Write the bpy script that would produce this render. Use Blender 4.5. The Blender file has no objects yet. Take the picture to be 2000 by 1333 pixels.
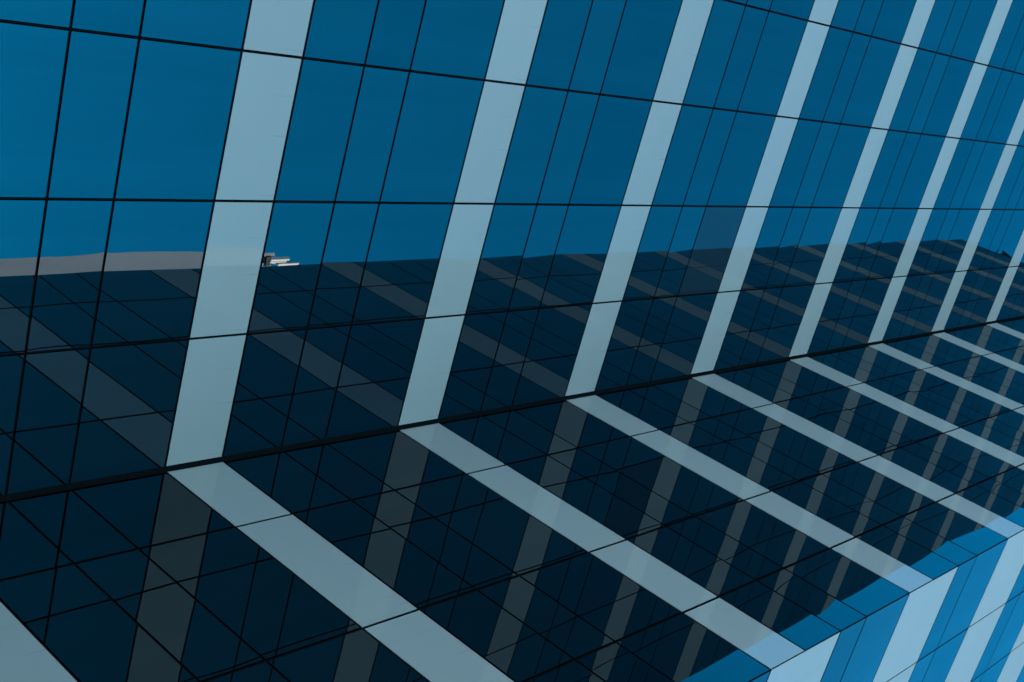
import bpy, math, random
from mathutils import Vector, Matrix
random.seed(7)

H = 3.6                      # storey height in metres
Z0 = 2.6654                  # ground to the underside of the first band in view, in storeys
def zw(z): return (z + Z0) * H

sc = bpy.context.scene
col = sc.collection

# ------------------------------------------------------------------ camera
CAM = Vector((-1.81437 * H, -2.81941 * H, zw(-2.22094)))
R = [[-0.25062750512658316, 0.9095670645279932, 0.33147188236704755],
     [-0.7140864757011599, -0.4048861680136532, 0.5710934215799692],
     [0.6536561472936068, -0.09356786882872278, 0.7509851496721687]]
F_PX, PPX, PPY = 2457.12866, -32.43, 61.94
cd = bpy.data.cameras.new('camera')
cam = bpy.data.objects.new('camera', cd)
col.objects.link(cam)
M3 = Matrix([[R[0][0], -R[0][1], -R[0][2]], [R[1][0], -R[1][1], -R[1][2]], [R[2][0], -R[2][1], -R[2][2]]])
cam.matrix_world = Matrix.Translation(CAM) @ M3.to_4x4()
cd.sensor_width = 36.0
cd.lens = F_PX / 2000 * 36
cd.shift_x = -PPX / 2000
cd.shift_y = PPY / 2000
cd.clip_start = 0.1
cd.clip_end = 6000
sc.camera = cam

# ------------------------------------------------------------------ sky, sun, exposure
SUN_DIR = Vector((0.40, 0.80, 0.42)).normalized()     # from the scene towards the sun
w = bpy.data.worlds.new('World'); sc.world = w; w.use_nodes = True
nt = w.node_tree
bg = nt.nodes['Background']
sky = nt.nodes.new('ShaderNodeTexSky')
sky.sky_type = 'NISHITA'; sky.sun_disc = False
sky.sun_elevation = math.asin(SUN_DIR.z)
sky.sun_rotation = math.atan2(SUN_DIR.x, SUN_DIR.y)
sky.air_density = 1.0; sky.dust_density = 0.2; sky.ozone_density = 2.0
sky.altitude = 300
hs = nt.nodes.new('ShaderNodeHueSaturation')          # the photograph's strong colour grade, the same over the whole sky
hs.inputs['Saturation'].default_value = 1.55; hs.inputs['Hue'].default_value = 0.484
nt.links.new(sky.outputs[0], hs.inputs['Color'])
nt.links.new(hs.outputs[0], bg.inputs[0])
bg.inputs[1].default_value = 0.15
sd = bpy.data.lights.new('sun', 'SUN'); sun = bpy.data.objects.new('sun', sd); col.objects.link(sun)
sd.energy = 4.0; sd.angle = math.radians(0.53); sd.color = (1.0, 0.95, 0.87)
sun.location = (30, 60, 90)
sun.rotation_euler = SUN_DIR.to_track_quat('Z', 'Y').to_euler()
sc.view_settings.view_transform = 'Standard'
sc.view_settings.look = 'None'
sc.view_settings.exposure = 2.88
sc.view_settings.gamma = 1.0
sc.view_settings.use_curve_mapping = False
sc.render.film_transparent = False
sc.cycles.max_bounces = 12; sc.cycles.glossy_bounces = 10; sc.cycles.diffuse_bounces = 4
sc.cycles.caustics_reflective = False; sc.cycles.caustics_refractive = False
sc.cycles.use_denoising = True
sc.cycles.denoiser = 'OPENIMAGEDENOISE'; sc.cycles.denoising_prefilter = 'ACCURATE'; sc.cycles.denoising_input_passes = 'RGB_ALBEDO_NORMAL'
sc.cycles.pixel_filter_type = 'BLACKMAN_HARRIS'; sc.cycles.filter_width = 1.5

# ------------------------------------------------------------------ materials
def mat(name):
    m = bpy.data.materials.new(name); m.use_nodes = True
    return m, m.node_tree, m.node_tree.nodes['Principled BSDF']
def N(t, kind, **kw):
    n = t.nodes.new(kind)
    for k, v in kw.items(): setattr(n, k, v)
    return n
def ramp(t, fac, p0, c0, p1, c1):
    r = N(t, 'ShaderNodeValToRGB')
    r.color_ramp.elements[0].position = p0; r.color_ramp.elements[0].color = (*c0, 1)
    r.color_ramp.elements[1].position = p1; r.color_ramp.elements[1].color = (*c1, 1)
    t.links.new(fac, r.inputs[0]); return r.outputs[0]
def noise(t, scale, detail=3, vec=None, stretch=None):
    n = N(t, 'ShaderNodeTexNoise'); n.inputs['Scale'].default_value = scale; n.inputs['Detail'].default_value = detail
    tc = N(t, 'ShaderNodeTexCoord'); src = tc.outputs[vec or 'Object']
    if stretch:
        mp = N(t, 'ShaderNodeMapping'); mp.inputs['Scale'].default_value = stretch
        t.links.new(src, mp.inputs[0]); src = mp.outputs[0]
    t.links.new(src, n.inputs['Vector']); return n.outputs['Fac']
def mulcol(t, a, b):
    m = N(t, 'ShaderNodeMix'); m.data_type = 'RGBA'; m.blend_type = 'MULTIPLY'; m.inputs[0].default_value = 1
    t.links.new(a, m.inputs[6]); t.links.new(b, m.inputs[7]); return m.outputs[2]

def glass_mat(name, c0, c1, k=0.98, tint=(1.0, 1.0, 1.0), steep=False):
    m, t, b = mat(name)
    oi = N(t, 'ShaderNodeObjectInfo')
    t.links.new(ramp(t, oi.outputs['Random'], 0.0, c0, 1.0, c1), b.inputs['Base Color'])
    # reflective coating over a dark body: low reflectance, rising at a slant
    lw = N(t, 'ShaderNodeLayerWeight'); lw.inputs['Blend'].default_value = 0.5
    r = N(t, 'ShaderNodeValToRGB'); cr = r.color_ramp
    stops = [(0.0, .066), (.13, .071), (.40, .092), (.50, .104), (.65, .128), (.72, .158), (.78, .225), (.86, .245)]
    if steep: stops = [(p_, v_*(0.79 if p_ < .6 else 1.04 if p_ < .7 else 1.1)) for p_, v_ in stops]
    cr.elements[0].position, cr.elements[1].position = stops[0][0], stops[-1][0]
    for p_, v_ in stops[1:-1]: cr.elements.new(p_)
    for e_, (p_, v_) in zip(cr.elements, stops): e_.color = (v_*k*tint[0], v_*k*tint[1], v_*k*tint[2], 1)
    t.links.new(lw.outputs['Facing'], r.inputs[0])
    coat = N(t, 'ShaderNodeBsdfGlossy'); coat.inputs['Roughness'].default_value = 0.0
    # slight differences from pane to pane, and faint upright streaks in the coating
    oi2 = N(t, 'ShaderNodeObjectInfo')
    var = ramp(t, oi2.outputs['Random'], 0.0, (0.90, 0.91, 0.925), 1.0, (1.03, 1.025, 1.02))
    stk = ramp(t, noise(t, 1.0, 2, 'Object', (3.2, 3.2, 0.22)), 0.35, (0.93, 0.935, 0.94), 0.65, (1.02, 1.02, 1.02))
    t.links.new(mulcol(t, mulcol(t, r.outputs[0], var), stk), coat.inputs[0])
    body = N(t, 'ShaderNodeBsdfDiffuse'); t.links.new(b.inputs['Base Color'].links[0].from_socket, body.inputs[0])
    ad = N(t, 'ShaderNodeAddShader'); t.links.new(coat.outputs[0], ad.inputs[0]); t.links.new(body.outputs[0], ad.inputs[1])
    t.links.new(ad.outputs[0], t.nodes['Material Output'].inputs[0]); t.nodes.remove(b)
    return m
M_glass = glass_mat('tinted_glass', (0.0006, 0.0005, 0.0004), (0.0020, 0.0016, 0.0012))
M_glass_side = glass_mat('tinted_side_glass', (0.0006, 0.0005, 0.0004), (0.0020, 0.0016, 0.0012), 0.98, steep=True)
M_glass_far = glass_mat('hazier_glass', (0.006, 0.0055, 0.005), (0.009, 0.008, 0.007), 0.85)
M_glass_grey = glass_mat('greyer_glass', (0.009, 0.010, 0.011), (0.009, 0.010, 0.011), 0.62)

def spandrel_mat(name, cap):
    m, t, b = mat(name)
    oi = N(t, 'ShaderNodeObjectInfo')
    base = ramp(t, oi.outputs['Random'], 0.0, (0.305, 0.232, 0.196), 1.0, (0.322, 0.247, 0.208))
    # faint rain streaks running down below the top joint, and soft dirt
    st = noise(t, 1.0, 4, 'Object', (26.0, 26.0, 0.9))
    tc = N(t, 'ShaderNodeTexCoord'); sp = N(t, 'ShaderNodeSeparateXYZ'); t.links.new(tc.outputs['Generated'], sp.inputs[0])
    fade = N(t, 'ShaderNodeMapRange'); fade.inputs[1].default_value = 0.45; fade.inputs[2].default_value = 1.0
    t.links.new(sp.outputs[2], fade.inputs[0])
    thr = N(t, 'ShaderNodeMapRange'); thr.inputs[1].default_value = 0.63; thr.inputs[2].default_value = 0.72
    t.links.new(st, thr.inputs[0])
    mu = N(t, 'ShaderNodeMath', operation='MULTIPLY'); t.links.new(fade.outputs[0], mu.inputs[0]); t.links.new(thr.outputs[0], mu.inputs[1])
    dark = ramp(t, mu.outputs[0], 0.0, (1, 1, 1), 1.0, (0.80, 0.81, 0.82))
    soft = ramp(t, noise(t, 0.8, 5, 'Object'), 0.3, (0.95, 0.955, 0.96), 0.7, (1, 1, 1))
    t.links.new(mulcol(t, mulcol(t, base, dark), soft), b.inputs['Base Color'])
    b.inputs['Roughness'].default_value = 1.0; b.inputs['Specular IOR Level'].default_value = 0.0
    # the clear outer skin mirrors weakly, more so at a slant
    fr = N(t, 'ShaderNodeFresnel'); fr.inputs[0].default_value = 1.36 if cap < 0.1 else 1.5
    hf = N(t, 'ShaderNodeMath', operation='MINIMUM'); hf.inputs[1].default_value = cap; t.links.new(fr.outputs[0], hf.inputs[0])
    gl = N(t, 'ShaderNodeBsdfGlossy'); gl.inputs['Roughness'].default_value = 0.0
    mx = N(t, 'ShaderNodeMixShader'); t.links.new(hf.outputs[0], mx.inputs[0]); t.links.new(b.outputs[0], mx.inputs[1]); t.links.new(gl.outputs[0], mx.inputs[2])
    t.links.new(mx.outputs[0], t.nodes['Material Output'].inputs[0])
    return m
M_span = spandrel_mat('pale_spandrel_glass', 0.07)
M_span_gloss = spandrel_mat('pale_glossy_spandrel_glass', 0.14)
M_span_satin = spandrel_mat('pale_satin_spandrel_glass', 0.085)

def plain(name, c, rough=0.6, var=0.85, scale=3.0, metal=0.0, ior=1.5, spec=0.5):
    m, t, b = mat(name)
    t.links.new(ramp(t, noise(t, scale, 4), 0.3, tuple(x * var for x in c), 0.7, c), b.inputs['Base Color'])
    b.inputs['Roughness'].default_value = rough; b.inputs['Metallic'].default_value = metal; b.inputs['IOR'].default_value = ior; b.inputs['Specular IOR Level'].default_value = spec
    return m
M_gasket = plain('black_gasket', (0.002, 0.002, 0.002), 0.9, ior=1.05, spec=0.0)
M_alu = plain('dark_anodised_aluminium', (0.006, 0.006, 0.006), 0.7, ior=1.2, spec=0.0)
M_coping = plain('coping_metal', (0.06, 0.065, 0.07), 0.5)
M_core = plain('building_render', (0.16, 0.16, 0.16), 0.8)
M_roofing = plain('roof_gravel', (0.25, 0.24, 0.22), 0.95, 0.6, 30)
M_plinth = plain('dark_granite', (0.06, 0.06, 0.065), 0.3, 0.7, 12)
M_asphalt = plain('asphalt', (0.055, 0.055, 0.055), 0.9, 0.7, 8)
M_paving = plain('pavement_concrete', (0.20, 0.195, 0.185), 0.9, 0.8, 2)
M_earth = plain('ground_soil', (0.16, 0.15, 0.12), 0.95, 0.6, 0.05)
M_paint = plain('road_paint', (0.75, 0.75, 0.72), 0.7, 0.85, 9)
M_white = plain('antenna_white', (0.78, 0.74, 0.66), 0.5, 0.9)
M_steel = plain('galvanised_steel', (0.30, 0.31, 0.32), 0.5, 0.8, 20)
M_black = plain('black_cable', (0.01, 0.01, 0.01), 0.7)
M_stone = plain('brown_stone', (0.22, 0.19, 0.16), 0.85, 0.75, 1.2)
M_red = plain('dark_red_metal', (0.020, 0.002, 0.002), 0.8, spec=0.1)

def concrete_mat():
    m, t, b = mat('streaked_concrete')
    a = ramp(t, noise(t, 0.35, 6, 'Object', (1.6, 1.6, 0.35)), 0.3, (0.155, 0.205, 0.245), 0.7, (0.200, 0.257, 0.305))
    l = ramp(t, noise(t, 6, 5), 0.3, (0.92, 0.92, 0.92), 0.7, (1, 1, 1))
    t.links.new(mulcol(t, a, l), b.inputs['Base Color'])
    b.inputs['Roughness'].default_value = 0.85
    return m
M_conc = concrete_mat()

# ------------------------------------------------------------------ mesh helpers
class MB:
    def __init__(s): s.v = []; s.f = []
    def add(s, vs, fs):
        o = len(s.v); s.v += [tuple(v) for v in vs]; s.f += [tuple(o + i for i in f) for f in fs]
    def box(s, a, b, mtx=None):
        x0, y0, z0 = a; x1, y1, z1 = b
        vs = [Vector(p) for p in ((x0,y0,z0),(x1,y0,z0),(x1,y1,z0),(x0,y1,z0),(x0,y0,z1),(x1,y0,z1),(x1,y1,z1),(x0,y1,z1))]
        if mtx: vs = [mtx @ v for v in vs]
        s.add(vs, [(0,3,2,1),(4,5,6,7),(0,1,5,4),(1,2,6,5),(2,3,7,6),(3,0,4,7)])
    def prism(s, pts, z0, z1):
        n = len(pts); vs = [(x, y, z0) for x, y in pts] + [(x, y, z1) for x, y in pts]
        s.add(vs, [tuple(range(n))[::-1], tuple(range(n, 2*n))] + [(i, (i+1) % n, n+(i+1) % n, n+i) for i in range(n)])
    def tube(s, a, b, r, n=10):
        a = Vector(a); b = Vector(b); d = (b-a).normalized(); u = d.orthogonal().normalized(); q = d.cross(u)
        vs = [p + r*(math.cos(2*math.pi*i/n)*u + math.sin(2*math.pi*i/n)*q) for p in (a, b) for i in range(n)]
        s.add(vs, [tuple(range(n))[::-1], tuple(range(n, 2*n))] + [(i, (i+1) % n, n+(i+1) % n, n+i) for i in range(n)])
    def mesh(s, name, m):
        me = bpy.data.meshes.new(name); me.from_pydata(s.v, [], s.f); me.materials.append(m); me.update(); return me
    def obj(s, name, m, parent=None, loc=None):
        return link(name, s.mesh(name, m), parent, loc)
def link(name, me, parent=None, loc=None):
    o = bpy.data.objects.new(name, me); col.objects.link(o)
    if parent: o.parent = parent
    if loc is not None: o.location = loc
    return o
def tag(o, label=None, cat=None, group=None, kind=None):
    if label: o['label'] = label
    if cat: o['category'] = cat
    if group: o['group'] = group
    if kind: o['kind'] = kind
    return o
def bevel(o, wd=0.02, seg=2):
    b = o.modifiers.new('bevel', 'BEVEL'); b.width = wd; b.segments = seg; b.limit_method = 'ANGLE'

# ------------------------------------------------------------------ geometry of the facades (storeys)
W_, P1, P2 = 0.21668, 0.45812, 0.65163
OFF = {-1: 0.0185, 0: -0.0053, 1: 0.0, 2: 0.0022, 3: 0.0031, 4: 0.0015, 5: 0.0, 6: -0.0146, 7: -0.014, 8: -0.012, 9: -0.01, 10: -0.01}
TOP = 10.545
def zline(f, s): return f + OFF.get(f, 0.0) + (0, W_, P1, P2)[s]
EDGE = 1.6417
colsA = [0, 0.44091, 0.87017, 1.30146, 1.73266, 2.1645]
colsB = [0, 0.36482, 0.93208, 1.31508, EDGE]
colsC = [0.43808 * i for i in range(13)]
GAP = 0.030                      # joint between panes, metres
T = 0.010                        # pane thickness

# ------------------------------------------------------------------ ground, street (structure)
g = MB(); g.box((-2500, -2500, -1.0), (2500, 2500, -0.16)); g.obj('ground', M_earth).__setitem__('kind', 'structure')
g = MB(); g.box((-120, -31.0, -0.5), (120, -13.0, -0.13)); o = g.obj('road', M_asphalt); o['kind'] = 'structure'
g = MB()
g.box((-120, -13.0, -0.5), (120, 60, 0.0)); o = g.obj('plaza', M_paving); o['kind'] = 'structure'
g = MB(); g.box((-120, -90, -0.5), (120, -31.0, 0.0)); o = g.obj('pavement', M_paving); o['kind'] = 'structure'
g = MB()
for i in range(-19, 20): g.box((i*6.0, -22.08, -0.13), (i*6.0+3.0, -21.92, -0.126))
o = g.obj('lane_marking', M_paint); o['kind'] = 'structure'

# ------------------------------------------------------------------ office building
tower = bpy.data.objects.new('office_building', None); col.objects.link(tower)
tower.location = (0, 0, 0)
tag(tower, 'glass office block with pale horizontal bands, folded around an inner corner, filling the picture', 'building')

xa, xc = colsA[-1]*H, colsC[-1]*H
D = 5.0*H
core = MB()
i = 0.26
pts = [(-xa+i, i), (i, i), (i, -EDGE*H+i), (xc-i, -EDGE*H+i), (xc-i, D), (-xa+i, D)]
core.prism(pts, 0.0, zw(TOP) - 0.45)
core.obj('building_core', M_core, tower)
rf = MB()
j = 0.30
rf.prism([(-xa+j, j), (j, j), (j, -EDGE*H+j), (xc-j, -EDGE*H+j), (xc-j, D-.05), (-xa+j, D-.05)], zw(TOP)-0.445, zw(TOP)-0.40)
rf.obj('roof', M_roofing, tower)
cp = MB()                                              # coping along the top of the three facades
zt = zw(TOP)
cp.box((-xa-0.01, -0.004, zt+0.002), (-0.006, 0.30, zt+0.05))
cp.box((-0.004, -EDGE*H-0.004, zt+0.002), (0.30, 0.30, zt+0.049))
cp.box((0.302, -EDGE*H-0.004, zt+0.002), (xc, -EDGE*H+0.30, zt+0.05))
cp.obj('roof_coping', M_coping, tower)

def project(P):
    d = Vector(P) - CAM
    q = [sum(R[k][c]*d[k] for k in range(3)) for c in range(3)]
    if q[2] <= 0: return None
    return (F_PX*q[0]/q[2] + 1000 + PPX, F_PX*q[1]/q[2] + 666.5 + PPY)

NG = 4
def pane_geo(wd, ht, bow, tx, tz):
    """curved-by-a-hair pane: local x along the wall, z up, outer face towards -y"""
    vs, nm = [], []
    for b_ in range(NG+1):
        for a_ in range(NG+1):
            u = -1 + 2*a_/NG; v = -1 + 2*b_/NG
            y = -bow*(1-u*u)*(1-v*v)
            dydu = bow*2*u*(1-v*v)/(wd/2) + tx; dydv = bow*2*v*(1-u*u)/(ht/2) + tz
            vs.append((u*wd/2, y, v*ht/2)); nm.append(Vector((dydu, -1, dydv)).normalized())
    fs = [(b_*(NG+1)+a_, b_*(NG+1)+a_+1, (b_+1)*(NG+1)+a_+1, (b_+1)*(NG+1)+a_) for b_ in range(NG) for a_ in range(NG)]
    n = len(vs)
    vs += [(-wd/2, 0, -ht/2), (wd/2, 0, -ht/2), (wd/2, 0, ht/2), (-wd/2, 0, ht/2), (-wd/2, T, -ht/2), (wd/2, T, -ht/2), (wd/2, T, ht/2), (-wd/2, T, ht/2)]
    fs += [(n+1, n, n+4, n+5), (n+2, n+1, n+5, n+6), (n+3, n+2, n+6, n+7), (n, n+3, n+7, n+4)]
    nm += [None]*8
    return vs, fs, nm
SIDE_N = [Vector((0, 0, -1)), Vector((1, 0, 0)), Vector((0, 0, 1)), Vector((-1, 0, 0))]
def pane_mesh(name, m, items):
    """items: list of (wd, ht, bow, tx, tz, offset)"""
    V, Fc, LN = [], [], []
    for wd, ht, bow, tx, tz, off in items:
        vs, fs, nm = pane_geo(wd, ht, bow, tx, tz); o = len(V)
        V += [(x+off[0], y+off[1], z+off[2]) for x, y, z in vs]
        nf = NG*NG
        for k, f in enumerate(fs):
            Fc.append(tuple(o+i_ for i_ in f))
            for i_ in f: LN.append(nm[i_] if k < nf else SIDE_N[k-nf])
    me = bpy.data.meshes.new(name); me.from_pydata(V, [], Fc); me.materials.append(m)
    me.polygons.foreach_set('use_smooth', [True]*len(Fc))
    me.normals_split_custom_set([tuple(n_) for n_ in LN]); me.update()
    return me
cache = {}
def variants(name, m, wd, ht, amp, tilt):
    key = (name, m.name, round(wd, 3), round(ht, 3))
    if key not in cache:
        cache[key] = [pane_mesh(name, m, [(wd, ht, amp*random.choice((-1, 1))*random.uniform(.35, 1.0),
                      random.gauss(0, tilt), random.gauss(0, tilt), (0, 0, 0))]) for _ in range(4)]
    return random.choice(cache[key])

def facade(name, label, origin, rotz, cols, kind, lo_gap=None, hi_gap=None, flip=False):
    """cols: distances from origin along local +x (storeys); outer face looks along local -y.
    lo_gap / hi_gap: joint widths at the first and last edge."""
    width = cols[-1]*H
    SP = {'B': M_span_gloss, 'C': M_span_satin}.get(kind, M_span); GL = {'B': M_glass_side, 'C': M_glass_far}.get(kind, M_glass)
    GV = 0.038 if kind == 'B' else GAP          # upright joints
    mb = MB(); s_ = GAP
    mb.box((s_, 0.030, 0.0), (width-0.004, 0.25, zw(TOP)))
    wall = mb.obj(name, M_gasket, tower, origin)
    wall.rotation_euler = (0, 0, rotz); wall['label'] = label
    MW = Matrix.Translation(origin) @ Matrix.Rotation(rotz, 4, 'Z')
    floors = range(-2, 11)
    rows = []
    for f in floors:
        z = [zline(f, k) for k in range(4)] + [zline(f+1, 0) if f < 10 else TOP]
        if kind == 'C': rows += [(z[0], z[2], 's', f, 0), (z[2], z[3], 'g', f, 2), (z[3], z[4], 'g', f, 3)]
        else: rows += [(z[0], z[1], 's', f, 0), (z[1], z[2], 'g', f, 1), (z[2], min(z[3], TOP), 'g', f, 2), (z[3], z[4], 'g', f, 3)]
    rows = [r for r in rows if r[1]-r[0] > 0.03]
    rest = {'s': [], 'g': []}
    lines = sorted({round(r[0], 5) for r in rows})
    for c0, c1, ci in [(cols[k]*H, cols[k+1]*H, k) for k in range(len(cols)-1)]:
        a = c0 + (lo_gap if ci == 0 else GV/2); b = c1 - (hi_gap if ci == len(cols)-2 else GV/2)
        for z0, z1, typ, f, sub in rows:
            zz0, zz1 = zw(z0)+GAP/2, zw(z1)-GAP/2
            if abs(z1-TOP) < 1e-6: zz1 = zw(TOP)-0.004
            ctr = ((a+b)/2, 0, (zz0+zz1)/2)
            wd, ht = b-a, zz1-zz0
            px = [project(MW @ Vector((x, 0, z))) for x in (a, b) for z in (zz0, zz1)]
            seen = all(px) and max(p[0] for p in px) > -40 and min(p[0] for p in px) < 2040 and max(p[1] for p in px) > -40 and min(p[1] for p in px) < 1373
            amp, tilt = (0.0009, 0.0011) if typ == 'g' else (0.0004, 0.0007)
            if not seen:
                rest[typ].append((wd, ht, amp*random.uniform(-1, 1), random.gauss(0, tilt), random.gauss(0, tilt), ctr)); continue
            m = SP if typ == 's' else GL
            nm_ = 'spandrel_panel' if typ == 's' else 'glass_pane'
            o = link(nm_, variants(nm_, m, wd, ht, amp, tilt), wall, ctr)
    for typ, nm_, m in (('s', 'spandrel_panel', SP), ('g', 'glass_pane', GL)):
        if rest[typ]:
            o = link(nm_, pane_mesh(nm_, m, rest[typ]), wall); o['kind'] = 'stuff'
    # slim bars down the middle of the joints
    bw = 0.0045
    for c in cols[1:-1]:
        q = MB(); q.box((-bw, 0.006, zw(-2)), (bw, 0.030, zw(TOP)-0.01)); q.obj('mullion', M_alu, wall, (c*H, 0, 0))
    trm = MB(); trm.box((0, 0.008, -bw), (width-0.03, 0.030, bw)); tme = trm.mesh('transom', M_alu)
    for z in lines: link('transom', tme, wall, (0.015, 0, zw(z)))
    pl = MB(); pl.box((0.03, 0.004, 0.0), (width-0.01, 0.030, zw(-2)-GAP)); pl.obj('plinth', M_plinth, wall)
    return wall

# columns of the left wall are listed from the inner corner outwards; local x runs from its outer edge to the corner
facA_cols = [colsA[-1] - v for v in colsA[::-1]]
wallA = facade('curtain_wall', 'upper left facade, its panes mirroring blue sky', Vector((-xa, 0, 0)), 0.0, facA_cols, 'A', 0.012, 0.052)
wallB = facade('curtain_wall', 'lower facade, its panes mirroring the dark opposite wall', Vector((0, 0, 0)), -math.pi/2, colsB, 'B', 0.040, 0.013)
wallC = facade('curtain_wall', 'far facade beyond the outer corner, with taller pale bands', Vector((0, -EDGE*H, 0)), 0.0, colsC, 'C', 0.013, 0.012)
# the one greyer pane in the left facade
tgt = Vector((-(0.44091+0.87017)/2*H + xa, 0, zw((zline(2, 3)+zline(3, 0))/2)))
for o in wallA.children:
    if o.name.startswith('glass_pane') and o.get('kind') != 'stuff' and (o.location - tgt).length < 0.1:
        o.data = o.data.copy(); o.data.materials[0] = M_glass_grey; o['label'] = 'greyer pane than its neighbours'

# corner posts
q = MB(); q.box((-0.050, 0.007, zw(-2)), (0.007, 0.030, zw(TOP)-0.01)); q.box((0.0075, -0.038, zw(-2)), (0.025, 0.0065, zw(TOP)-0.01))
for dx in (-0.040, -0.020): q.box((dx, 0.003, zw(-2)), (dx+0.004, 0.0065, zw(TOP)-0.01))
q.obj('corner_post', M_alu, tower)
q = MB(); q.box((0.005, -EDGE*H+0.005, zw(-2)), (0.024, -EDGE*H+0.024, zw(TOP)-0.01)); q.obj('corner_post', M_alu, tower)
q = MB(); q.box((-xa+0.001, 0.005, zw(-2)), (-xa+0.010, 0.25, zw(TOP)-0.01)); q.obj('corner_post', M_alu, tower)

# ------------------------------------------------------------------ small dark red pointed hood on the roof edge
zr = zw(TOP) + 0.052
v = bpy.data.objects.new('roof_hood', None); col.objects.link(v); v.location = (0.0, -1.185*H, zr)
tag(v, 'small dark red pointed hood on the roof edge, mirrored in the glass', 'roof hood')
q = MB(); q.box((0.02, -.19, 0), (.24, .19, .06)); q.obj('base_plate', M_steel, v)
q = MB()
q.add([(0.0, -.23, .062), (.26, -.23, .062), (.26, .23, .062), (0.0, .23, .062), (0.0, -.20, .20), (.26, -.20, .20), (.26, .20, .20), (0.0, .20, .20), (.01, -.55, 1.30)],
      [(3, 2, 1, 0), (0, 1, 5, 4), (1, 2, 6, 5), (2, 3, 7, 6), (3, 0, 4, 7), (4, 5, 8), (5, 6, 8), (6, 7, 8), (7, 4, 8)])
q.obj('hood', M_red, v)

# ------------------------------------------------------------------ concrete tower across the street (seen mirrored in the left facade)
ct = bpy.data.objects.new('concrete_tower', None); col.objects.link(ct)
ct.location = (3.94*H, -12*H, 0); ct.rotation_euler = (0, 0, math.radians(21.8))
tag(ct, 'plain grey concrete tower across the street, seen as a mirrored strip under the blue sky', 'building')
zc = zw(10.49)
q = MB(); q.box((0, -14, 0), (16, 0, zc-0.3)); q.obj('wall', M_conc, ct)
q = MB()
q.box((0.0, -0.3, zc-0.298), (16, -0.002, zc)); q.box((0.002, -14, zc-0.298), (0.3, -0.302, zc-0.002))
q.box((15.7, -14, zc-0.298), (15.998, -0.302, zc-0.002)); q.box((0.302, -14, zc-0.298), (15.698, -13.7, zc-0.002))
q.obj('parapet', M_conc, ct)
q = MB(); q.box((5, -10, zc-0.3), (11, -4, zc+2.4)); q.obj('stair_head', M_conc, ct)
wme = MB(); wme.box((-0.6, -0.02, -0.75), (0.6, 0.012, 0.75)); wmesh = wme.mesh('window', M_glass)
for fl in range(11):
    for k in range(3):
        link('window', wmesh, ct, (7.0+3.0*k, 0.0, 3.2+fl*3.9))

# added unseen stone block, left of the viewer, keeps light off lower bands
nb = bpy.data.objects.new('stone_light_blocker', None); col.objects.link(nb); nb.location = (-46, 0, 0)
tag(nb, 'added brown stone block outside the picture on the left, shading the lower bands', 'building')
q = MB(); q.box((-22, -9, 0), (0, 55, 36)); q.obj('wall', M_stone, nb)
q = MB(); q.box((-22.2, -9.2, 36.002), (0.2, 55.2, 36.7)); q.obj('cornice', M_stone, nb)
wme2 = MB(); wme2.box((-0.05, -0.8, -1.0), (0.012, 0.8, 1.0)); wm2 = wme2.mesh('window', M_glass)
for fl in range(9):
    for k in range(18): link('window', wm2, nb, (0.0, -6.5+3.5*k, 2.6+fl*3.8))

# antenna mast on its roof edge
am = bpy.data.objects.new('antenna_mast', None); col.objects.link(am)
am.location = (4.09*H, -12.0*H, zc)
tag(am, 'cluster of pale upright mobile phone antennas on the roof edge of the concrete tower', 'antenna')
def L(x, z, y=0.0): return Vector(((x-4.09)*H, y, (z-10.49)*H))
def panel(x, z0, z1, wd, dp, rz, m=M_white):
    c = L(x, (z0+z1)/2); ht = (z1-z0)*H
    q = MB(); q.box((-wd/2, -dp/2, -ht/2), (wd/2, dp/2, ht/2)); o = q.obj('antenna_panel', m, am, c); o.rotation_euler = (0, 0, rz); bevel(o, .025)
    return o
panel(3.985, 10.545, 10.78, .20, .10, math.radians(20), M_steel)
panel(4.070, 10.70, 11.13, .15, .24, math.radians(-28))
panel(4.118, 10.66, 11.08, .09, .10, math.radians(-20))
panel(4.168, 10.90, 11.38, .15, .12, math.radians(-25))
for x, z0, z1 in ((4.03, 10.44, 10.82), (4.12, 10.44, 11.10), (4.16, 10.50, 11.30)):
    q = MB(); q.tube(L(x, z0, -.2), L(x, z1, -.2), .035); q.obj('pole', M_steel, am)
for a_, b_ in (((3.97, 10.56), (4.22, 10.60)), ((4.0, 10.68), (4.22, 10.72)), ((4.05, 10.50), (4.2, 10.78)), ((4.20, 10.52), (4.08, 10.80)), ((4.08, 10.95), (4.18, 11.02)), ((4.12, 10.50), (4.17, 10.92)), ((4.00, 10.50), (4.10, 10.66)), ((4.16, 10.56), (4.06, 10.62))):
    q = MB(); q.tube(L(*a_, -.16), L(*b_, -.16), .03); q.obj('bracket', M_white, am)
for k in range(4):
    q = MB(); x = 4.04+.045*k
    q.tube(L(x, 10.60, -.1), L(x+.02, 10.70+.03*k, -.02), .02, 8); q.tube(L(x, 10.60, -.1), L(x+.01, 10.47, -.25), .02, 8); q.obj('cable', M_black, am)
q = MB(); q.box((-.14, -.12, -.2), (.14, .12, .2)); q.obj('radio_unit', M_black, am, L(4.05, 10.64, .05))
q = MB(); q.box((-.12, -.1, -.16), (.12, .1, .16)); q.obj('radio_unit', M_black, am, L(4.13, 10.64, .05))
